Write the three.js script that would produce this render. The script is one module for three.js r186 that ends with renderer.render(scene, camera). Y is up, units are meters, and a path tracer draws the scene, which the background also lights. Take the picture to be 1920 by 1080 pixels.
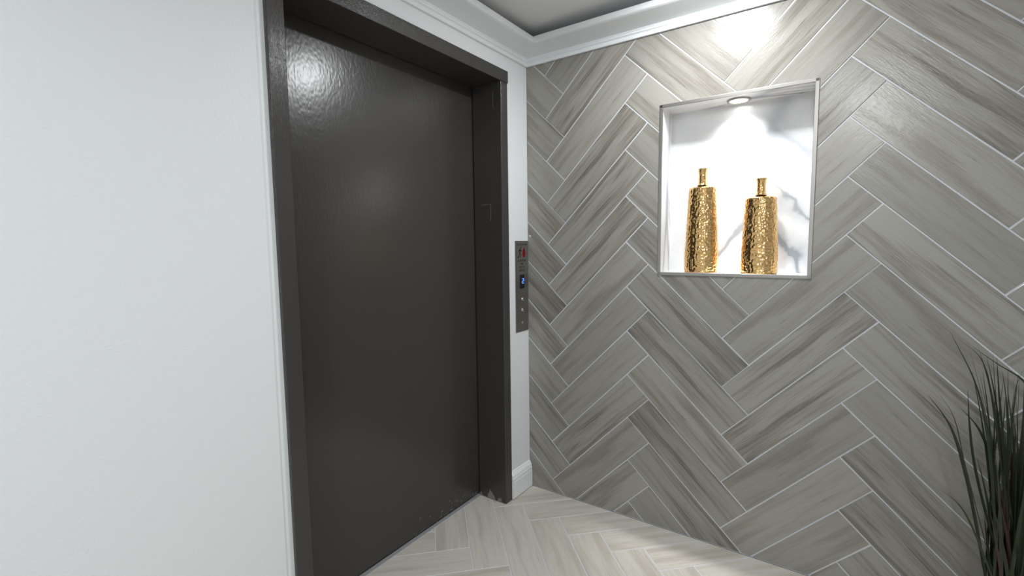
import * as THREE from 'three';
import { RoundedBoxGeometry } from 'three/addons/geometries/RoundedBoxGeometry.js';
import { mergeGeometries } from 'three/addons/utils/BufferGeometryUtils.js';
import { RectAreaLightUniformsLib } from 'three/addons/lights/RectAreaLightUniformsLib.js';
import { Brush, Evaluator, SUBTRACTION } from 'three-bvh-csg';

// ------------------------------------------------------------------ camera, exposure, lights
const scene = new THREE.Scene();
const camera = new THREE.PerspectiveCamera(2 * Math.atan(540 / 893.956) * 180 / Math.PI, 1920 / 1080, 0.05, 50);
{
  const yaw = -0.6090, pitch = -0.0914, roll = -0.0120;
  camera.position.set(1.4491, 1.3951, 2.2372);
  camera.lookAt(
    camera.position.x + Math.sin(yaw) * Math.cos(pitch),
    camera.position.y + Math.sin(pitch),
    camera.position.z - Math.cos(yaw) * Math.cos(pitch));
  camera.rotateZ(roll);
  camera.updateMatrixWorld();
}
const renderer = new THREE.WebGLRenderer({ antialias: true });
renderer.toneMapping = THREE.LinearToneMapping;
renderer.toneMappingExposure = 1.0;
renderer.shadowMap.enabled = true;
RectAreaLightUniformsLib.init();
scene.background = new THREE.Color(0x000000);

// ceiling lamps: [x, z, radiance]; each is built with its fitting further down
const CANS = [[1.0, 0.44, 290], [1.5, 2.3, 275], [1.7, 3.5, 470]];
const CAN_COLOR = new THREE.Color().setRGB(0.95, 0.985, 1.0);
const NICHE_LAMP = { x: 1.044, y: 2.004, z: -0.08, wide: 0.5, core: 5.5 };

// ------------------------------------------------------------------ dimensions
const CEIL = 2.48, ROOM_X = 4.2, ROOM_Z = 4.4;
const CROWN = 2.339;
const NICHE = { x0: 0.727, x1: 1.342, y0: 1.244, y1: 2.019, depth: 0.145, trim: 0.013 };
const DOOR = { z0: 0.195, z1: 1.433, face: 0.058, top: 2.265, recess: 0.178 };

// ------------------------------------------------------------------ helpers
let seed = 20240;
const rnd = () => { seed = (seed * 1664525 + 1013904223) >>> 0; return seed / 4294967296; };
const range = (a, b) => a + (b - a) * rnd();
const used = {};
function numbered(name) { const n = used[name] = (used[name] ?? -1) + 1; return n ? `${name}_${String(n).padStart(3, '0')}` : name; }
function mesh(name, geometry, material, parent) {
  const m = new THREE.Mesh(geometry, material); m.name = name; m.castShadow = m.receiveShadow = true;
  if (parent) parent.add(m); return m;
}
function thing(name, label, category, pos = [0, 0, 0], extra = {}) {
  const g = new THREE.Group(); g.name = numbered(name); g.position.set(...pos);
  g.userData = { label, category, ...extra }; scene.add(g); return g;
}
const structure = (name, label, category) => thing(name, label, category, [0, 0, 0], { kind: 'structure' });
function boxAt(x0, x1, y0, y1, z0, z1, r = 0) {
  const g = r ? new RoundedBoxGeometry(x1 - x0, y1 - y0, z1 - z0, 3, r) : new THREE.BoxGeometry(x1 - x0, y1 - y0, z1 - z0);
  g.translate((x0 + x1) / 2, (y0 + y1) / 2, (z0 + z1) / 2); return g;
}
// value noise
function hash(x, y, s) { let h = (x * 374761393 + y * 668265263 + s * 1274126177) | 0; h = Math.imul(h ^ (h >>> 13), 1274126177); return ((h ^ (h >>> 16)) >>> 0) / 4294967296; }
function vnoise(x, y, s, px = 0, py = 0) {
  let xi = Math.floor(x), yi = Math.floor(y); const fx = x - xi, fy = y - yi;
  const u = fx * fx * (3 - 2 * fx), v = fy * fy * (3 - 2 * fy);
  const wx = (i) => px ? ((i % px) + px) % px : i, wy = (i) => py ? ((i % py) + py) % py : i;
  const a = hash(wx(xi), wy(yi), s), b = hash(wx(xi + 1), wy(yi), s), c = hash(wx(xi), wy(yi + 1), s), d = hash(wx(xi + 1), wy(yi + 1), s);
  return a + (b - a) * u + (c - a) * v + (a - b - c + d) * u * v;
}
function dataTexture(w, h, fn, { srgb = false, repeat = false, rx = 1, ry = 1 } = {}) {
  const d = new Uint8Array(w * h * 4), c = [0, 0, 0];
  for (let j = 0; j < h; j++) for (let i = 0; i < w; i++) {
    fn((i + 0.5) / w, (j + 0.5) / h, c); const k = (j * w + i) * 4;
    d[k] = Math.max(0, Math.min(255, c[0])); d[k + 1] = Math.max(0, Math.min(255, c[1])); d[k + 2] = Math.max(0, Math.min(255, c[2])); d[k + 3] = 255;
  }
  const t = new THREE.DataTexture(d, w, h, THREE.RGBAFormat); t.magFilter = THREE.LinearFilter; t.minFilter = THREE.LinearMipmapLinearFilter; t.generateMipmaps = true;
  if (srgb) t.colorSpace = THREE.SRGBColorSpace;
  if (repeat) { t.wrapS = t.wrapT = THREE.RepeatWrapping; t.repeat.set(rx, ry); }
  t.needsUpdate = true; return t;
}
const lin = (r, g, b) => new THREE.Color().setRGB(r, g, b);
const smooth = (a, b, x) => { const t = Math.max(0, Math.min(1, (x - a) / (b - a))); return t * t * (3 - 2 * t); };

// ------------------------------------------------------------------ materials
// rolled wall paint: small soft bumps, texture tile = 0.4 m
const rollBump = dataTexture(512, 512, (u, v, c) => {
  const n = 0.55 * vnoise(u * 90, v * 90, 3, 90, 90) + 0.3 * vnoise(u * 45, v * 45, 4, 45, 45) + 0.15 * vnoise(u * 180, v * 180, 5, 180, 180);
  c[0] = c[1] = c[2] = 255 * n;
}, { repeat: true, rx: 2.5, ry: 2.5 });
const wallPaint = new THREE.MeshStandardMaterial({ color: lin(0.83, 0.845, 0.855), roughness: 0.42, bumpMap: rollBump, bumpScale: 0.0006 });
const smoothPaint = new THREE.MeshStandardMaterial({ color: lin(0.87, 0.89, 0.90), roughness: 0.4 });
const trimPaint = new THREE.MeshStandardMaterial({ color: lin(0.87, 0.89, 0.90), roughness: 0.38 });
const ceilingPaint = new THREE.MeshStandardMaterial({ color: lin(0.9, 0.9, 0.895), roughness: 0.85 });
const groutMat = new THREE.MeshStandardMaterial({ color: lin(0.58, 0.60, 0.63), roughness: 0.85 });

// timber-look porcelain: a handful of printed faces, long streaks along the plank
function plankFace(s, dark, veins, contrast = 1, W = 1024, H = 256) {
  const pal = [[178, 174, 167], [168, 163, 155], [153, 147, 139], [126, 119, 111]];
  const lines = [];
  for (let i = 0; i < veins; i++) lines.push([hash(i, 1, s), hash(i, 2, s) * 0.8, 0.15 + 0.45 * hash(i, 3, s), 0.006 + 0.012 * hash(i, 4, s), (hash(i, 5, s) - 0.5) * 0.25, 0.4 + 0.6 * hash(i, 6, s)]);
  const map = dataTexture(W, H, (u, v, c) => {
    const warp = (vnoise(u * 2.5, v * 2, s + 11) - 0.5) * 0.09 + (vnoise(u * 9, v * 4, s + 12) - 0.5) * 0.02;
    const y = v + warp;
    let d = 0.48 * vnoise(u * 1.9, y * 5, s) + 0.3 * vnoise(u * 3.5, y * 13, s + 1) + 0.22 * vnoise(u * 7, y * 40, s + 2);
    d = smooth(0.3, 0.8, d) * (0.72 + dark);
    d += 0.2 * (vnoise(u * 22, y * 95, s + 3) - 0.5) + 0.1 * (vnoise(u * 90, y * 190, s + 4) - 0.5);
    for (const [ly, u0, len, wd, sl, st] of lines) {
      const t = (u - u0) / len; if (t < 0 || t > 1) continue;
      const yy = y - ly - sl * (u - u0) * 0.5 + 0.012 * (vnoise(u * 14, 1, s + 20) - 0.5);
      d += st * 0.75 * Math.exp(-(yy * yy) / (wd * wd)) * Math.sin(Math.PI * t) * (0.35 + 0.65 * vnoise(u * 40, y * 20, s + 21));
    }
    d = Math.max(0, Math.min(1, d * contrast)) * 3; const k = Math.min(2, Math.floor(d)), f = d - k;
    const g = 5 * (vnoise(u * 512, v * 128, s + 6) - 0.5);
    for (let q = 0; q < 3; q++) c[q] = pal[k][q] + (pal[k + 1][q] - pal[k][q]) * f + g;
  }, { srgb: true });
  return map;
}
const plankBump = dataTexture(1024, 256, (u, v, c) => {
  const n = 0.5 * vnoise(u * 30, v * 60, 71) + 0.3 * vnoise(u * 60, v * 120, 72) + 0.2 * vnoise(u * 12, v * 10, 73);
  c[0] = c[1] = c[2] = 255 * n;
});
const plankMaps = [plankFace(101, 0.05, 2), plankFace(202, 0.1, 5), plankFace(303, -0.1, 1), plankFace(404, 0.0, 8), plankFace(505, -0.2, 3), plankFace(606, 0.12, 4)];
const plankTones = [lin(0.73, 0.73, 0.72), lin(0.78, 0.78, 0.77), lin(0.68, 0.68, 0.675)];
const plankMats = [];
for (const m of plankMaps) for (const t of plankTones) plankMats.push(new THREE.MeshStandardMaterial({ map: m, color: t, roughness: 0.22, bumpMap: plankBump, bumpScale: 0.0003 }));
const floorMats = [];
const floorMaps = [plankFace(1101, -0.05, 1, 0.74), plankFace(1202, 0, 2, 0.74), plankFace(1303, -0.1, 1, 0.74), plankFace(1404, 0, 3, 0.74)];
for (const m of floorMaps) floorMats.push(new THREE.MeshStandardMaterial({ map: m, color: lin(1.33, 1.325, 1.305), roughness: 0.42, bumpMap: plankBump, bumpScale: 0.0003 }));

// brushed metals
const steel = new THREE.MeshStandardMaterial({ color: lin(0.36, 0.35, 0.34), metalness: 1, roughness: 0.36 });
const aluminium = new THREE.MeshStandardMaterial({ color: lin(0.42, 0.40, 0.38), metalness: 1, roughness: 0.35 });
const sillMetal = new THREE.MeshStandardMaterial({ color: lin(0.40, 0.41, 0.42), metalness: 0.3, roughness: 0.5 });
const chrome = new THREE.MeshStandardMaterial({ color: lin(0.8, 0.8, 0.8), metalness: 1, roughness: 0.12 });
const blackPlastic = new THREE.MeshStandardMaterial({ color: lin(0.008, 0.008, 0.01), roughness: 0.25 });

// dark brown-grey enamel of the lift door, with orange-peel and rubbed marks
const peel = dataTexture(512, 512, (u, v, c) => {
  const n = 0.6 * vnoise(u * 110, v * 110, 41, 110, 110) + 0.4 * vnoise(u * 55, v * 55, 42, 55, 55); c[0] = c[1] = c[2] = 255 * n;
}, { repeat: true, rx: 2, ry: 2 });
const enamel = new THREE.MeshStandardMaterial({ color: lin(0.05, 0.045, 0.042), roughness: 0.25, bumpMap: peel, bumpScale: 0.00034 });
const bareMetal = new THREE.MeshStandardMaterial({ color: lin(0.24, 0.22, 0.19), roughness: 0.7 });
const scuffPaint = new THREE.MeshStandardMaterial({ color: lin(0.26, 0.25, 0.235), roughness: 0.8 });
const gapBlack = new THREE.MeshStandardMaterial({ color: lin(0.01, 0.01, 0.01), roughness: 0.9 });

// ------------------------------------------------------------------ herringbone planks
const GROUT = 0.005, TILE_T = 0.009;
function clipHalf(poly, nx, ny, d) { // keep nx*x+ny*y <= d
  const out = [];
  for (let i = 0; i < poly.length; i++) {
    const a = poly[i], b = poly[(i + 1) % poly.length], da = nx * a[0] + ny * a[1] - d, db = nx * b[0] + ny * b[1] - d;
    if (da <= 0) out.push(a);
    if ((da < 0 && db > 0) || (da > 0 && db < 0)) { const t = da / (da - db); out.push([a[0] + (b[0] - a[0]) * t, a[1] + (b[1] - a[1]) * t]); }
  }
  return out;
}
const area = (p) => p.reduce((s, a, i) => { const b = p[(i + 1) % p.length]; return s + a[0] * b[1] - b[0] * a[1]; }, 0) / 2;
function inset(poly, e) { // ccw convex
  let p = poly;
  for (let i = 0; i < poly.length; i++) {
    const a = poly[i], b = poly[(i + 1) % poly.length]; let nx = b[1] - a[1], ny = a[0] - b[0]; const l = Math.hypot(nx, ny); if (l < 1e-7) continue; nx /= l; ny /= l;
    p = clipHalf(p, nx, ny, nx * a[0] + ny * a[1] - e); if (p.length < 3) return p;
  }
  return p;
}
// convex prism with a small arris; uvOf gives plank texture coordinates
function plankGeometry(poly, uvOf, place) {
  const b = 0.0011, top = inset(poly, b), P = [], U = [], N = poly.length;
  if (top.length < 3) return null;
  const put = (q, z) => { const w = place(q[0], q[1], z); P.push(w[0], w[1], w[2]); const t = uvOf(q); U.push(t[0], t[1]); };
  for (let i = 1; i < top.length - 1; i++) { put(top[0], 0); put(top[i], 0); put(top[i + 1], 0); }
  const wall = (A, za, B, zb) => { for (let i = 0; i < N; i++) { const j = (i + 1) % N; put(A[i], za); put(A[j], za); put(B[j], zb); put(A[i], za); put(B[j], zb); put(B[i], zb); } };
  if (top.length === N) wall(poly, -b, top, 0);
  wall(poly, -TILE_T, poly, -b);
  for (let i = 1; i < N - 1; i++) { put(poly[0], -TILE_T); put(poly[i + 1], -TILE_T); put(poly[i], -TILE_T); }
  const g = new THREE.BufferGeometry();
  g.setAttribute('position', new THREE.Float32BufferAttribute(P, 3)); g.setAttribute('uv', new THREE.Float32BufferAttribute(U, 2)); g.computeVertexNormals();
  return g;
}
function herringbone({ s0, h0, P, R, rot, bounds, kRange, colRange, emit }) {
  const u = P / 2, w = u * Math.SQRT2, L = R * Math.SQRT2;
  for (let col = colRange[0]; col <= colRange[1]; col++) for (let k = kRange[0]; k <= kRange[1]; k++) {
    const up = (((col % 2) + 2) % 2) === 0;
    const S = s0 + col * R, H = h0 + (up ? 0 : R) + k * P;
    let quad = up
      ? [[S - u, H + u], [S, H], [S + R, H + R], [S - u + R, H + u + R]]
      : [[S - u, H - u], [S - u + R, H - u - R], [S + R, H - R], [S, H]];
    quad = quad.map(([a, b]) => [a - rot * b, b + rot * a]);
    if (area(quad) < 0) quad.reverse();
    let p = inset(quad, GROUT / 2);
    const [x0, x1, y0, y1] = bounds;
    p = clipHalf(p, -1, 0, -x0); if (p.length > 2) p = clipHalf(p, 1, 0, x1); if (p.length > 2) p = clipHalf(p, 0, -1, -y0); if (p.length > 2) p = clipHalf(p, 0, 1, y1);
    if (p.length < 3 || Math.abs(area(p)) < 2e-4) continue;
    const o = [quad.reduce((s, q) => s + q[0], 0) / 4, quad.reduce((s, q) => s + q[1], 0) / 4];
    const c = Math.SQRT1_2, dx = up ? [c, c] : [c, -c], dy = up ? [-c, c] : [c, c], flip = hash(col, k, 9) > 0.5 ? -1 : 1, shy = (hash(col, k, 10) - 0.5) * 0.0;
    const uvOf = (q) => { const a = q[0] - o[0], b = q[1] - o[1]; return [0.5 + flip * (a * dx[0] + b * dx[1]) / (L * 1.01), 0.5 + flip * (a * dy[0] + b * dy[1]) / (w * 1.02) + shy]; };
    emit(p, uvOf, col, k, o);
  }
}

// ------------------------------------------------------------------ wall with the planks and the niche
const wallRight = structure('wall_right', 'grey timber-look herringbone tiled wall with the lit niche', 'wall');
{
  const sh = new THREE.Shape([[0, 0], [ROOM_X, 0], [ROOM_X, CEIL], [0, CEIL]].map((q) => new THREE.Vector2(...q)));
  const n = NICHE; sh.holes.push(new THREE.Path([[n.x0, n.y0], [n.x0, n.y1], [n.x1, n.y1], [n.x1, n.y0]].map((q) => new THREE.Vector2(...q))));
  const bed = new THREE.ExtrudeGeometry(sh, { depth: 0.2, bevelEnabled: false }); bed.translate(0, 0, -0.2014);
  mesh('grout_bed', bed, groutMat, wallRight);
  const cutter = new Brush(new THREE.BoxGeometry(n.x1 - n.x0, n.y1 - n.y0, 0.1)); cutter.position.set((n.x0 + n.x1) / 2, (n.y0 + n.y1) / 2, 0); cutter.updateMatrixWorld();
  const ev = new Evaluator(); ev.attributes = ['position', 'normal', 'uv']; ev.useGroups = false;
  herringbone({
    s0: 0.2649, h0: 1.061, P: 0.2199, R: 0.44, rot: 0.0178, bounds: [0.0015, ROOM_X - 0.002, 0.003, CROWN + 0.02], kRange: [-12, 16], colRange: [-2, 10],
    emit(p, uvOf, col, k, o) {
      const xs = p.map((q) => q[0]), ys = p.map((q) => q[1]);
      const x0 = Math.min(...xs), x1 = Math.max(...xs), y0 = Math.min(...ys), y1 = Math.max(...ys);
      let g = plankGeometry(p, uvOf, (x, y, z) => [x, y, z]); if (!g) return;
      if (x1 > n.x0 && x0 < n.x1 && y1 > n.y0 && y0 < n.y1) {
        const a = new Brush(g); a.updateMatrixWorld(); const r = ev.evaluate(a, cutter, SUBTRACTION); g = r.geometry;
        if (!g.attributes.position || g.attributes.position.count < 9 || (g.drawRange && g.drawRange.count === 0)) return;
      }
      const m = mesh('tile', g, plankMats[Math.floor(hash(col, k, 77) * plankMats.length)], wallRight);
      // each plank sits a touch out of true
      g.translate(-o[0], -o[1], 0); m.position.set(o[0], o[1], (hash(col, k, 78) - 0.5) * 0.0006);
      m.rotation.set((hash(col, k, 79) - 0.5) * 0.006, (hash(col, k, 80) - 0.5) * 0.006, 0);
    },
  });
}
{
  const g = new THREE.IcosahedronGeometry(0.006, 1), p = g.attributes.position;
  for (let i = 0; i < p.count; i++) { const k = 0.7 + 0.6 * hash(Math.round(p.getX(i) * 1e5), Math.round(p.getY(i) * 1e5), 7); p.setXYZ(i, p.getX(i) * k, p.getY(i) * k * 1.1, p.getZ(i) * 0.5 * k); }
  g.computeVertexNormals(); g.translate(0.015, 1.438, 0.001);
  mesh('filler_blob', g, groutMat, wallRight).userData.label = 'small white blob of filler by the call panel';
}
// niche lining
const marble = dataTexture(1024, 1280, (u, v, c) => {
  const warp = (vnoise(u * 5, v * 6, 51) - 0.5) * 0.09 + (vnoise(u * 14, v * 17, 52) - 0.5) * 0.035 + (vnoise(u * 40, v * 50, 53) - 0.5) * 0.01;
  const vein = (ax, ay, bx, by, wd, st, soft) => { // polyline segment in uv
    const dx = bx - ax, dy = (by - ay), l2 = dx * dx + dy * dy, t = Math.max(0, Math.min(1, ((u - ax) * dx + (v - ay) * dy) / l2));
    const side = ((u - ax) * dy - (v - ay) * dx) / Math.sqrt(l2), end = Math.hypot(u - ax - dx * t, v - ay - dy * t);
    const dd = Math.abs(side + warp), e2 = Math.abs(end - Math.abs(side));
    return st * (Math.exp(-(dd * dd) / (wd * wd)) + 0.55 * Math.exp(-(dd * dd) / (soft * soft))) * Math.exp(-(e2 * e2) / 0.01);
  };
  let d = vein(0.30, 0.02, 0.62, 0.42, 0.02, 0.4, 0.10) + vein(0.62, 0.42, 0.95, 0.05, 0.012, 0.3, 0.09) + vein(0.62, 0.42, 0.8, 0.98, 0.05, 0.13, 0.16)
    + vein(0.98, 0.62, 0.80, 0.80, 0.03, 0.18, 0.10) + vein(0.86, 0.44, 0.99, 0.35, 0.008, 0.3, 0.05) + vein(0.74, 0.3, 0.9, 0.1, 0.006, 0.32, 0.03);
  d += 0.10 * smooth(0.5, 0.85, vnoise(u * 3, v * 4, 54)) + 0.02 * vnoise(u * 60, v * 60, 55);
  d = Math.min(0.6, d);
  c[0] = 242 - 150 * d; c[1] = 243 - 142 * d; c[2] = 244 - 132 * d;
}, { srgb: true });
const marbleMat = new THREE.MeshStandardMaterial({ map: marble, roughness: 0.16 });
const niche = new THREE.Group(); niche.name = 'niche'; wallRight.add(niche);
{
  const n = NICHE, t = 0.012, d = -n.depth;
  const back = boxAt(n.x0, n.x1, n.y0, n.y1, d - 0.012, d);
  // lay the slab's print over the back face in metres of its own
  { const p = back.attributes.position, uv = back.attributes.uv; for (let i = 0; i < p.count; i++) uv.setXY(i, (p.getX(i) - n.x0) / (n.x1 - n.x0), (p.getY(i) - n.y0) / (n.y1 - n.y0)); }
  mesh('niche_back', back, marbleMat, niche).userData.label = 'white marble slab with grey veins';
  mesh('niche_side', boxAt(n.x0, n.x0 + t, n.y0, n.y1, d, -0.002), marbleMat, niche);
  mesh('niche_side', boxAt(n.x1 - t, n.x1, n.y0, n.y1, d, -0.002), marbleMat, niche);
  mesh('niche_sill', boxAt(n.x0 + t, n.x1 - t, n.y0, n.y0 + t, d, -0.002), marbleMat, niche);
  mesh('niche_top', boxAt(n.x0 + t, n.x1 - t, n.y1 - t, n.y1, d, -0.002), marbleMat, niche);
  const f = n.trim, zz = [-0.006, 0.0035];
  mesh('edge_trim', boxAt(n.x0 - 0.001, n.x0 + f, n.y0, n.y1, ...zz, 0.0012), aluminium, niche);
  mesh('edge_trim', boxAt(n.x1 - f, n.x1 + 0.001, n.y0, n.y1, ...zz, 0.0012), aluminium, niche);
  mesh('edge_trim', boxAt(n.x0, n.x1, n.y0 - 0.001, n.y0 + f, ...zz, 0.0012), aluminium, niche);
  mesh('edge_trim', boxAt(n.x0, n.x1, n.y1 - f, n.y1 + 0.001, ...zz, 0.0012), aluminium, niche);
}

// ------------------------------------------------------------------ floor
const floor = structure('floor', 'pale grey timber-look herringbone tiled floor', 'floor');
mesh('grout_bed', boxAt(-0.2, ROOM_X, -0.12, -0.0012, 0, ROOM_Z), groutMat, floor);
herringbone({
  s0: 0.311, h0: 0.416, P: 0.2215, R: 0.443, rot: 0, bounds: [0.002, 2.9, -DOOR.recess + 0.016, 2.9], kRange: [-16, 16], colRange: [-2, 6],
  emit(p, uvOf, col, k, o) {
    // herringbone (s, h) = floor (z, x); the planks run on under the frame as far as the threshold
    const q = p;
    if (q.length < 3 || area(q) < 2e-4) return;
    const g = plankGeometry(q, uvOf, (s, h, y) => [h, y, s]); if (!g) return;
    mesh('tile', g, floorMats[Math.floor(hash(col, k, 177) * floorMats.length)], floor);
  },
});

// ------------------------------------------------------------------ ceiling and the walls out of view
const ceiling = structure('ceiling', 'plain white ceiling above the crown moulding', 'ceiling');
mesh('ceiling_slab', boxAt(0, ROOM_X, CEIL, CEIL + 0.12, 0, ROOM_Z), ceilingPaint, ceiling);
const wallBack = structure('wall_back', 'plain white wall behind the viewer', 'wall');
mesh('wall_panel', boxAt(0, ROOM_X, 0, CEIL, ROOM_Z, ROOM_Z + 0.12), wallPaint, wallBack);
const wallSide = structure('wall_opposite', 'plain white wall facing the lift door', 'wall');
mesh('wall_panel', boxAt(ROOM_X, ROOM_X + 0.12, 0, CEIL, 0, ROOM_Z), wallPaint, wallSide);

// ------------------------------------------------------------------ wall with the lift door
const wallLeft = structure('wall_left', 'white painted wall around the dark lift door', 'wall');
{
  const zs = DOOR.z1 + 0.03;
  const pts = [[0, 0], [DOOR.z0, 0], [DOOR.z0, DOOR.top], [zs, DOOR.top], [zs, 0], [ROOM_Z, 0], [ROOM_Z, CEIL], [0, CEIL]];
  const g = new THREE.ExtrudeGeometry(new THREE.Shape(pts.map((q) => new THREE.Vector2(...q))), { depth: 0.22, bevelEnabled: false });
  // shape x -> world z, extrusion -> world -x
  g.applyMatrix4(new THREE.Matrix4().set(0, 0, 1, -0.22, 0, 1, 0, 0, 1, 0, 0, 0, 0, 0, 0, 1));
  const idx = g.attributes.position; // the basis above mirrors: turn the faces round
  const flip = (a, n) => { for (let i = 0; i < a.count; i += 3) for (let c = 0; c < n; c++) { const t = a.array[(i + 1) * n + c]; a.array[(i + 1) * n + c] = a.array[(i + 2) * n + c]; a.array[(i + 2) * n + c] = t; } };
  flip(idx, 3); flip(g.attributes.uv, 2); g.computeVertexNormals();
  mesh('wall_panel', g, wallPaint, wallLeft);
  const prof = [[DOOR.z1, -0.004], [zs - 0.009, -0.004], [zs, 0.0002], [zs, -0.2], [DOOR.z1, -0.2]];
  const s = new THREE.ExtrudeGeometry(new THREE.Shape(prof.map(([z, x]) => new THREE.Vector2(x, -z))), { depth: DOOR.top, bevelEnabled: false }); s.rotateX(-Math.PI / 2);
  mesh('plaster_strip', s, smoothPaint, wallLeft).userData.label = 'smooth strip of paint beside the door frame';
}

// crown moulding: profile [out from the wall, height]
const crownProfile = [[0, 2.339], [0.011, 2.339], [0.0125, 2.342], [0.0125, 2.353], [0.010, 2.355], [0.012, 2.358], [0.0165, 2.361], [0.0175, 2.365], [0.0155, 2.3675], [0.019, 2.372], [0.021, 2.376]];
for (let i = 1; i <= 10; i++) { const t = i / 10; crownProfile.push([0.021 + 0.089 * Math.pow(t, 1.15), 2.376 + 0.026 * (0.75 * t + 0.25 * t * t)]); }
crownProfile.push([0.1125, 2.4035], [0.117, 2.406], [0.12, 2.410], [0.12, 2.431], [0.118, 2.433], [0.07, 2.433], [0, 2.43]);
function crownGeometry(length, cut0, cut1, place) { // mitred ends: cut = how far the end runs back per metre of projection
  const P = [], n = crownProfile.length;
  const pt = (i, e) => { const [o, y] = crownProfile[i % n]; return place(e ? length - cut1 * o : cut0 * o, o, y); };
  for (let i = 0; i < n; i++) { const a = pt(i, 0), b = pt(i + 1, 0), c = pt(i + 1, 1), d = pt(i, 1); P.push(...a, ...b, ...c, ...a, ...c, ...d); }
  const g = new THREE.BufferGeometry(); g.setAttribute('position', new THREE.Float32BufferAttribute(P, 3));
  g.setAttribute('uv', new THREE.Float32BufferAttribute(new Float32Array(P.length / 3 * 2), 2)); g.computeVertexNormals(); return g;
}
const crownA = structure('trim_1', 'white crown moulding above the tiled wall', 'moulding');
mesh('moulding', crownGeometry(ROOM_X, 1, 1, (a, o, y) => [a, y, o]), trimPaint, crownA);
const crownB = structure('trim_2', 'white crown moulding above the lift door', 'moulding');
mesh('moulding', crownGeometry(ROOM_Z, 1, 1, (a, o, y) => [o, y, a]), trimPaint, crownB);
const crownC = structure('trim_3', 'white crown moulding on the wall behind the viewer', 'moulding');
mesh('moulding', crownGeometry(ROOM_X, 1, 1, (a, o, y) => [a, y, ROOM_Z - o]), trimPaint, crownC);
const crownD = structure('trim_4', 'white crown moulding on the wall facing the lift door', 'moulding');
mesh('moulding', crownGeometry(ROOM_Z, 1, 1, (a, o, y) => [ROOM_X - o, y, a]), trimPaint, crownD);

// baseboards
const baseProfile = [[0, 0.004], [0.019, 0.004], [0.0195, 0.098], [0.0155, 0.0995], [0.0155, 0.103], [0.019, 0.1045], [0.018, 0.119], [0.0135, 0.1205], [0.0135, 0.1235], [0.0165, 0.125], [0.0145, 0.132], [0.011, 0.139], [0.0065, 0.146], [0.004, 0.152], [0, 0.153]];
function baseboard(name, label, z0, z1) {
  const s = new THREE.Shape(baseProfile.map((q) => new THREE.Vector2(...q)));
  const g = new THREE.ExtrudeGeometry(s, { depth: z1 - z0, bevelEnabled: false }); g.translate(0, 0, z0);
  const b = structure(name, label, 'baseboard'); mesh('board', g, trimPaint, b);
}
baseboard('baseboard_right', 'short white moulded baseboard between lift door and tiled corner', 0.003, DOOR.z0 - 0.001);
baseboard('baseboard_left', 'long white moulded baseboard along the plain side of the lift door', DOOR.z1 + 0.001, ROOM_Z);

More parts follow.
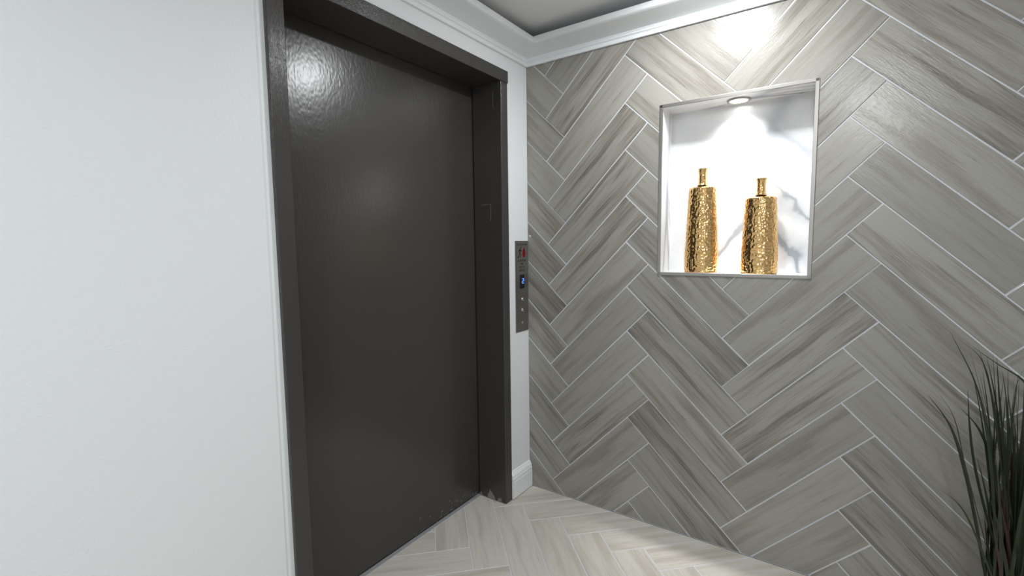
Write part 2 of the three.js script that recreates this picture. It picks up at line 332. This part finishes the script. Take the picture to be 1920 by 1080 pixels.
// ------------------------------------------------------------------ lift door
const door = structure('door_1', 'dark brown-grey metal lift door in a deep matching frame', 'door');
{
  const { z0, z1, face, top, recess } = DOOR, proud = 0.011;
  mesh('door_panel', boxAt(-recess - 0.035, -recess, 0.012, top + 0.02, z0 - 0.02, z1 + 0.02), enamel, door);
  const frame = new THREE.Group(); frame.name = 'door_frame'; door.add(frame);
  mesh('jamb', boxAt(-recess + 0.006, proud, 0.002, top - 0.058, z0, z0 + face, 0.004), enamel, frame);
  mesh('jamb', boxAt(-recess + 0.006, proud, 0.002, top - 0.058, z1 - face, z1, 0.004), enamel, frame);
  mesh('header', boxAt(-recess + 0.006, proud + 0.003, top - 0.06, top, z0 - 0.004, z1 + 0.002, 0.004), enamel, frame);
  mesh('threshold', boxAt(-recess - 0.03, -recess + 0.014, -0.01, 0.0035, z0 + face, z1 - face), sillMetal, door);
  mesh('floor_gap', boxAt(-recess - 0.03, -recess - 0.004, 0.0035, 0.0119, z0 + face, z1 - face), gapBlack, door);
  // where the paint has chipped off the foot of the jamb
  const chip = (pts, depth, mat, name) => { // pts on the reveal: [x, y]
    const g = new THREE.ExtrudeGeometry(new THREE.Shape(pts.map((q) => new THREE.Vector2(...q))), { depth, bevelEnabled: false }); g.translate(0, 0, z0 + face);
    mesh(name, g, mat, door);
  };
  chip([[-0.118, 0.004], [-0.112, 0.026], [-0.104, 0.034], [-0.099, 0.055], [-0.094, 0.045], [-0.083, 0.038], [-0.074, 0.026], [-0.066, 0.016], [-0.06, 0.004]], 0.0004, bareMetal, 'bare_patch');
  chip([[-0.165, 0.004], [-0.167, 0.018], [-0.160, 0.026], [-0.155, 0.012], [-0.15, 0.004]], 0.0004, bareMetal, 'bare_patch');
  chip([[-0.048, 0.004], [-0.045, 0.02], [-0.04, 0.012], [-0.036, 0.028], [-0.03, 0.016], [-0.024, 0.03], [-0.02, 0.004]], 0.0004, bareMetal, 'bare_patch');
  chip([[-0.125, 1.600], [-0.062, 1.603], [-0.062, 1.6042], [-0.125, 1.6012]], 0.0003, scuffPaint, 'scratch');
  chip([[-0.063, 1.520], [-0.0618, 1.520], [-0.0618, 1.6042], [-0.063, 1.6042]], 0.0003, scuffPaint, 'scratch');
  chip([[-0.0395, 2.08], [-0.0385, 2.08], [-0.0385, 2.16], [-0.0395, 2.16]], 0.0003, scuffPaint, 'scratch');
  // scuffs along the foot of the panel: [z, y, length, height]
  const scuffs = [];
  for (let i = 0; i < 46; i++) {
    const z = z0 + face + 0.02 + Math.pow(rnd(), 1.4) * 0.5, y = 0.014 + Math.pow(rnd(), 2.5) * 0.075, l = range(0.003, 0.014), h = range(0.0004, 0.0011), t = rnd() < 0.4 ? range(1.1, 1.8) : range(-0.3, 0.3);
    const g = new THREE.CircleGeometry(1, 6); g.scale(l, h, 1); g.rotateZ(t); g.rotateY(Math.PI / 2); g.translate(-recess + 0.0003, y, z); scuffs.push(g);
  }
  const sc = mesh('scuff_marks', mergeGeometries(scuffs), scuffPaint, door); sc.userData.kind = 'stuff';
}

// ------------------------------------------------------------------ call panel beside the door
{
  const p = thing('call_panel', 'stainless steel lift call panel with blue floor number on the white strip', 'panel', [0, 0.916, 0.068]);
  const W = 0.124, H = 0.497, X = 0.004;
  mesh('plate', boxAt(0, X, 0, H, -W / 2, W / 2, 0.0008), steel, p);
  // engraved print
  const cv = document.createElement('canvas'); cv.width = 512; cv.height = 768; const c = cv.getContext('2d');
  c.fillStyle = 'rgb(140,137,133)'; c.fillRect(0, 0, 512, 768);
  c.fillStyle = '#141414'; c.textAlign = 'center'; c.textBaseline = 'middle';
  c.font = 'bold 60px sans-serif'; c.fillText('IN CASE OF FIRE', 256, 58, 470);
  // running figure
  c.strokeStyle = '#0c0c0c'; c.lineCap = 'round'; c.lineJoin = 'round';
  const path = (w, pts) => { c.lineWidth = w; c.beginPath(); pts.forEach(([x, y], i) => i ? c.lineTo(x, y) : c.moveTo(x, y)); c.stroke(); };
  c.beginPath(); c.arc(200, 135, 20, 0, 7); c.fill();
  path(34, [[180, 175], [160, 265]]); path(18, [[185, 178], [225, 215], [250, 195]]); path(18, [[172, 180], [120, 200], [110, 240]]);
  path(22, [[160, 270], [205, 310], [190, 375]]); path(22, [[155, 270], [125, 345], [60, 380]]);
  // flame
  c.fillStyle = '#b3121d'; c.beginPath(); c.moveTo(350, 105); c.bezierCurveTo(372, 150, 420, 190, 418, 270); c.bezierCurveTo(416, 345, 385, 378, 350, 380); c.bezierCurveTo(310, 378, 286, 340, 290, 270); c.bezierCurveTo(292, 220, 312, 205, 318, 170); c.bezierCurveTo(330, 190, 340, 180, 350, 105); c.fill();
  c.fillStyle = '#141414'; c.font = 'bold 72px sans-serif';
  c.fillText('ELEVATORS', 256, 450, 420); c.fillText('ARE', 256, 532, 260); c.fillText('OUT OF', 256, 614, 330); c.fillText('SERVICE', 256, 696, 330);
  const t = new THREE.CanvasTexture(cv); t.colorSpace = THREE.SRGBColorSpace;
  const pr = new THREE.PlaneGeometry(0.108, 0.168); pr.rotateY(Math.PI / 2); pr.translate(X + 0.0003, 0.405, 0);
  mesh('fire_notice', pr, new THREE.MeshStandardMaterial({ map: t, metalness: 0.75, roughness: 0.4 }), p).userData.label = 'fire notice with black runner and red flame';
  const disp = new THREE.Group(); disp.name = 'display'; p.add(disp);
  mesh('display_window', boxAt(0, X + 0.001, 0.237, 0.313, -0.022, 0.022, 0.0004), blackPlastic, disp);
  const blue = new THREE.MeshStandardMaterial({ color: 0x000000, emissive: lin(0.08, 0.22, 1.0), emissiveIntensity: 2.2 });
  const seg = (y0, y1, a0, a1) => boxAt(X + 0.001, X + 0.0016, y0, y1, -a1, -a0); // a = to the right as read
  const A = 0.0022, cy = 0.278, hx = 0.0075, hy = 0.012, off = 0.008;
  const parts = [seg(cy + hy - A, cy + hy + A, off - hx, off + hx), seg(cy - A, cy + A, off - hx, off + hx), seg(cy - hy - A, cy - hy + A, off - hx, off + hx), seg(cy, cy + hy, off + hx - A, off + hx + A), seg(cy - hy, cy, off - hx - A, off - hx + A)];
  mesh('digit', mergeGeometries(parts), blue, disp).userData.label = 'glowing blue numeral 2';
  for (const y of [0.178, 0.118]) {
    const b = new THREE.Group(); b.name = 'call_button'; p.add(b);
    const ring = new THREE.LatheGeometry([[0.0001, 0], [0.0128, 0], [0.0128, 0.003], [0.0115, 0.0042], [0.0098, 0.0034], [0.0001, 0.0034]].map((q) => new THREE.Vector2(...q)), 32); ring.rotateZ(-Math.PI / 2); ring.translate(X - 0.0005, y, 0);
    mesh('bezel', ring, steel, b);
    const dome = new THREE.LatheGeometry([[0.0092, 0.002], [0.0092, 0.0042], [0.007, 0.0058], [0.003, 0.0065], [0.0001, 0.0066]].map((q) => new THREE.Vector2(...q)), 28); dome.rotateZ(-Math.PI / 2); dome.translate(X, y, 0);
    mesh('button_cap', dome, chrome, b);
    const dot = new THREE.SphereGeometry(0.0028, 12, 8); dot.scale(0.6, 1, 1); dot.translate(X + 0.0006, y - 0.0105, -0.0165); mesh('indicator', dot, chrome, b);
  }
  const kl = new THREE.LatheGeometry([[0.0001, 0], [0.0062, 0], [0.0062, 0.0016], [0.005, 0.0026], [0.0001, 0.0028]].map((q) => new THREE.Vector2(...q)), 24); kl.rotateZ(-Math.PI / 2); kl.translate(X, 0.048, 0);
  mesh('keyhole', kl, chrome, p);
}

// ------------------------------------------------------------------ gold bottles in the niche
const gold = new THREE.MeshStandardMaterial({ color: lin(0.82, 0.52, 0.22), metalness: 1, roughness: 0.12 });
function bottleGeometry(profile, zr, hammerTop, s) { // profile: [radius, height] from base to lip; oval plan
  const path = []; // resample
  for (let i = 0; i < profile.length - 1; i++) {
    const [r0, y0] = profile[i], [r1, y1] = profile[i + 1], n = Math.max(1, Math.ceil(Math.hypot(r1 - r0, y1 - y0) / 0.0022));
    for (let k = 0; k < n; k++) path.push([r0 + (r1 - r0) * k / n, y0 + (y1 - y0) * k / n]);
  }
  path.push(profile[profile.length - 1]);
  const SEG = 180, P = [], I = [], cu = 32, cell = 0.0125;
  for (let j = 0; j < path.length; j++) for (let i = 0; i <= SEG; i++) {
    const a = (i % SEG) / SEG * Math.PI * 2; let [r, y] = path[j];
    let d = 0;
    if (r > 0.008 && y > 0.004) { // hammered hollows, one in each cell of a jittered grid
      const X = (i % SEG) / SEG * cu, Y = y / cell, xi = Math.floor(X), yi = Math.floor(Y); let best = 9;
      for (let p = -1; p <= 1; p++) for (let q = -1; q <= 1; q++) {
        const ci = ((xi + p) % cu + cu) % cu, fx = xi + p + 0.15 + 0.7 * hash(ci, yi + q, s), fy = yi + q + 0.15 + 0.7 * hash(ci, yi + q, s + 1);
        best = Math.min(best, Math.hypot(X - fx, Y - fy));
      }
      d = -0.0021 * Math.max(0, 1 - (best * best) / 0.5) * Math.min(1, r / 0.06);
    }
    const rx = r + d, rz = r * zr + d;
    P.push(Math.cos(a) * rx, y, Math.sin(a) * rz);
  }
  for (let j = 0; j < path.length - 1; j++) for (let i = 0; i < SEG; i++) { const a = j * (SEG + 1) + i, b = a + SEG + 1; I.push(a, b, a + 1, b, b + 1, a + 1); }
  const g = new THREE.BufferGeometry(); g.setAttribute('position', new THREE.Float32BufferAttribute(P, 3)); g.setIndex(I);
  g.setAttribute('uv', new THREE.Float32BufferAttribute(new Float32Array(P.length / 3 * 2), 2)); g.computeVertexNormals(); return g;
}
function bottle(label, x, z, H, rb, rt, neck, s) {
  const g = thing('bottle', label, 'bottle', [x, NICHE.y0 + 0.012, z], { group: 'gold bottles in the niche' });
  const zr = 0.72;
  const body = [[0.0005, 0.0005], [rb - 0.004, 0.0005], [rb, 0.004], [rb * 0.99, H * 0.25], [(rb + rt) / 2, H * 0.62], [rt + 0.001, H - 0.006], [rt - 0.0015, H - 0.002], [rt - 0.006, H], [0.026, H + 0.006], [0.018, H + 0.014]];
  mesh('body', bottleGeometry(body, zr, H, s), gold, g);
  const h0 = H + 0.012;
  const nk = [[0.0235, h0 - 0.003], [0.0185, h0 + 0.008], [0.0175, h0 + neck * 0.6], [0.0195, h0 + neck * 0.9], [0.0222, h0 + neck], [0.0185, h0 + neck + 0.001], [0.0155, h0 + neck * 0.9], [0.013, h0 + neck * 0.4], [0.0005, h0 + neck * 0.35]];
  mesh('neck', bottleGeometry(nk, 0.9, 0, s + 5), gold, g);
  return g;
}
bottle('taller hammered gold bottle standing in the niche', 0.905, -0.07, 0.386, 0.0735, 0.0585, 0.072, 900);
bottle('shorter hammered gold bottle standing in the niche', 1.146, -0.062, 0.325, 0.0725, 0.0600, 0.068, 950);

// ------------------------------------------------------------------ lamps
function canLight(x, z, L, label) {
  const g = thing('ceiling_light', label, 'light', [x, CEIL, z]);
  const ring = new THREE.LatheGeometry([[0.062, -0.001], [0.062, -0.007], [0.07, -0.011], [0.083, -0.008], [0.087, -0.001]].map((q) => new THREE.Vector2(...q)), 48);
  mesh('trim_ring', ring, trimPaint, g);
  const lens = new THREE.CylinderGeometry(0.062, 0.062, 0.004, 40); lens.translate(0, -0.004, 0);
  mesh('lens', lens, new THREE.MeshStandardMaterial({ color: lin(0.9, 0.9, 0.9), emissive: CAN_COLOR, emissiveIntensity: 6 }), g);
  const l = new THREE.RectAreaLight(CAN_COLOR, L, 0.135, 0.135); l.position.set(0, -0.013, 0); l.rotation.x = -Math.PI / 2; g.add(l);
}
canLight(...CANS[0], 'round recessed ceiling light by the tiled corner');
canLight(...CANS[1], 'round recessed ceiling light in the middle of the room');
canLight(...CANS[2], 'round recessed ceiling light by the plain back wall');
{
  const n = NICHE_LAMP, y = NICHE.y1 - 0.012;
  const g = thing('niche_light', 'small round puck light in the top of the niche', 'light', [n.x, y, n.z]);
  const ring = new THREE.LatheGeometry([[0.036, 0], [0.036, -0.006], [0.04, -0.008], [0.046, -0.006], [0.048, 0]].map((q) => new THREE.Vector2(...q)), 40);
  mesh('trim_ring', ring, aluminium, g);
  const lens = new THREE.CylinderGeometry(0.036, 0.036, 0.003, 36); lens.translate(0, -0.003, 0);
  const col = lin(1.0, 1.0, 0.99);
  mesh('lens', lens, new THREE.MeshStandardMaterial({ color: lin(0.9, 0.9, 0.9), emissive: col, emissiveIntensity: 8 }), g);
  for (const [I, ang, pen] of [[n.wide, 62, 0.6], [n.core, 24, 0.7]]) {
    const s = new THREE.SpotLight(col, I, 0, ang * Math.PI / 180, pen, 2); s.position.set(0, -0.012, 0); s.castShadow = true; s.shadow.radius = 1.2;
    s.target.position.set(0, -1, 0.0); g.add(s); g.add(s.target); s.target.name = 'aim';
  }
}

// ------------------------------------------------------------------ potted grass
{
  const g = thing('potted_grass', 'tall dark green potted grass in front of the tiled wall', 'plant', [1.93, 0, 0.30]);
  const clay = new THREE.MeshStandardMaterial({ color: lin(0.03, 0.028, 0.026), roughness: 0.55 });
  const pot = new THREE.LatheGeometry([[0.0005, 0.002], [0.095, 0.002], [0.1, 0.006], [0.125, 0.20], [0.132, 0.225], [0.130, 0.232], [0.122, 0.23], [0.118, 0.20], [0.0005, 0.2]].map((q) => new THREE.Vector2(...q)), 48);
  mesh('pot', pot, clay, g).userData.label = 'dark round pot';
  const soil = new THREE.CylinderGeometry(0.1175, 0.1175, 0.012, 36); soil.translate(0, 0.2065, 0);
  mesh('soil', soil, new THREE.MeshStandardMaterial({ color: lin(0.02, 0.016, 0.012), roughness: 1 }), g);
  const greens = [lin(0.020, 0.032, 0.012), lin(0.030, 0.042, 0.016), lin(0.016, 0.022, 0.010), lin(0.045, 0.022, 0.016)].map((c) => new THREE.MeshStandardMaterial({ color: c, roughness: 0.5, side: THREE.DoubleSide }));
  function blade(base, tip, bow, wid, mat, via) {
    const b0 = new THREE.Vector3(...base), t = new THREE.Vector3(...tip);
    const mid = new THREE.Vector3(b0.x + (t.x - b0.x) * 0.22 + bow[0], b0.y + (t.y - b0.y) * 0.6, b0.z + (t.z - b0.z) * 0.22 + bow[1]);
    const cv = via ? new THREE.CatmullRomCurve3([b0, ...via.map((q) => new THREE.Vector3(...q)), t]) : new THREE.QuadraticBezierCurve3(b0, mid, t), P = [], I = [], N = via ? 14 : 9;
    const dir = new THREE.Vector3(t.x - b0.x, 0, t.z - b0.z).normalize(), side = new THREE.Vector3(-dir.z, 0, dir.x);
    if (side.lengthSq() < 0.5) side.set(1, 0, 0);
    const ang = hash(Math.round(base[0] * 9999), Math.round(tip[1] * 9999), 3) * 3.1, sd = side.clone().multiplyScalar(Math.cos(ang)).addScaledVector(dir, Math.sin(ang));
    const fold = dir.clone().multiplyScalar(Math.cos(ang)).addScaledVector(side, -Math.sin(ang));
    for (let i = 0; i <= N; i++) {
      const s = i / N, c = cv.getPoint(s), w = wid * (0.75 + 0.5 * Math.sin(Math.PI * Math.min(1, s * 1.3))) * (1 - s * s * s * s) * 0.5 + 0.0003;
      for (const k of [-1, 0, 1]) { const q = c.clone().addScaledVector(sd, k * w).addScaledVector(fold, k ? w * 0.35 : 0); P.push(q.x, q.y, q.z); }
    }
    for (let i = 0; i < N; i++) for (let k = 0; k < 2; k++) { const a = i * 3 + k; I.push(a, a + 1, a + 3, a + 1, a + 4, a + 3); }
    const ge = new THREE.BufferGeometry(); ge.setAttribute('position', new THREE.Float32BufferAttribute(P, 3)); ge.setIndex(I);
    ge.setAttribute('uv', new THREE.Float32BufferAttribute(new Float32Array(P.length / 3 * 2), 2)); ge.computeVertexNormals();
    mesh('blade', ge, mat, g);
  }
  // the blades that stand out singly, tips in room coordinates
  const own = [ // [tip, bend, lower bend]
    [[1.723, 1.114, 0.3], [1.791, 0.954, 0.3], [1.833, 0.741, 0.3]],
    [[1.739, 1.098, 0.32], [1.792, 1.044, 0.32], [1.835, 0.846, 0.32]],
    [[1.779, 1.07, 0.28], [1.834, 1.025, 0.28], [1.892, 0.981, 0.28], [1.96, 0.82, 0.29]],
    [[1.682, 0.91, 0.3], [1.736, 0.827, 0.3], [1.778, 0.693, 0.3]],
    [[1.699, 0.933, 0.33], [1.74, 0.863, 0.33], [1.774, 0.721, 0.33]],
    [[1.77, 0.945, 0.31], [1.778, 0.847, 0.31], [1.799, 0.703, 0.31]],
    [[1.764, 0.874, 0.27], [1.804, 0.823, 0.27], [1.837, 0.73, 0.27]],
    [[1.819, 1.058, 0.3], [1.833, 0.937, 0.3], [1.859, 0.731, 0.3]],
    [[1.826, 1.05, 0.31], [1.838, 0.94, 0.31], [1.862, 0.74, 0.31]],
    [[1.708, 0.636, 0.34], [1.761, 0.6, 0.34], [1.796, 0.539, 0.34]],
    [[1.794, 1.055, 0.29], [1.819, 0.964, 0.29], [1.853, 0.775, 0.29]],
    [[1.803, 1.052, 0.32], [1.824, 0.957, 0.32], [1.849, 0.801, 0.32]],
    [[1.885, 1.024, 0.3], [1.871, 0.959, 0.3], [1.869, 0.75, 0.3]],
  ];
  for (const [tip, ...via] of own) {
    const L = ([x, y, z]) => [x - 1.93, y, z - 0.3];
    blade([range(-0.06, 0.0), 0.205, range(-0.05, 0.05)], L(tip), [0, 0], range(0.0045, 0.0075), greens[Math.floor(rnd() * 3)], via.reverse().map(L));
  }
  for (let i = 0; i < 280; i++) {
    const a = rnd() * Math.PI * 2, r = 0.085 * Math.sqrt(rnd()), h = range(0.5, 1.05), lean = Math.pow(rnd(), 1.6) * 0.26 * (h / 0.8);
    const a2 = a + range(-0.7, 0.7), bx = Math.cos(a) * r, bz = Math.sin(a) * r;
    let tx = bx + Math.cos(a2) * lean, tz = bz + Math.sin(a2) * lean; if (tz < -0.27) tz = -0.27; if (tx < -0.13) continue;
    blade([bx, 0.205, bz], [tx, h, tz], [range(-0.015, 0.015), range(-0.015, 0.015)], range(0.006, 0.010), greens[Math.floor(rnd() * 4)]);
  }
}

scene.traverse((o) => { if (o.isMesh) { o.castShadow = true; o.receiveShadow = true; } });
renderer.render(scene, camera);
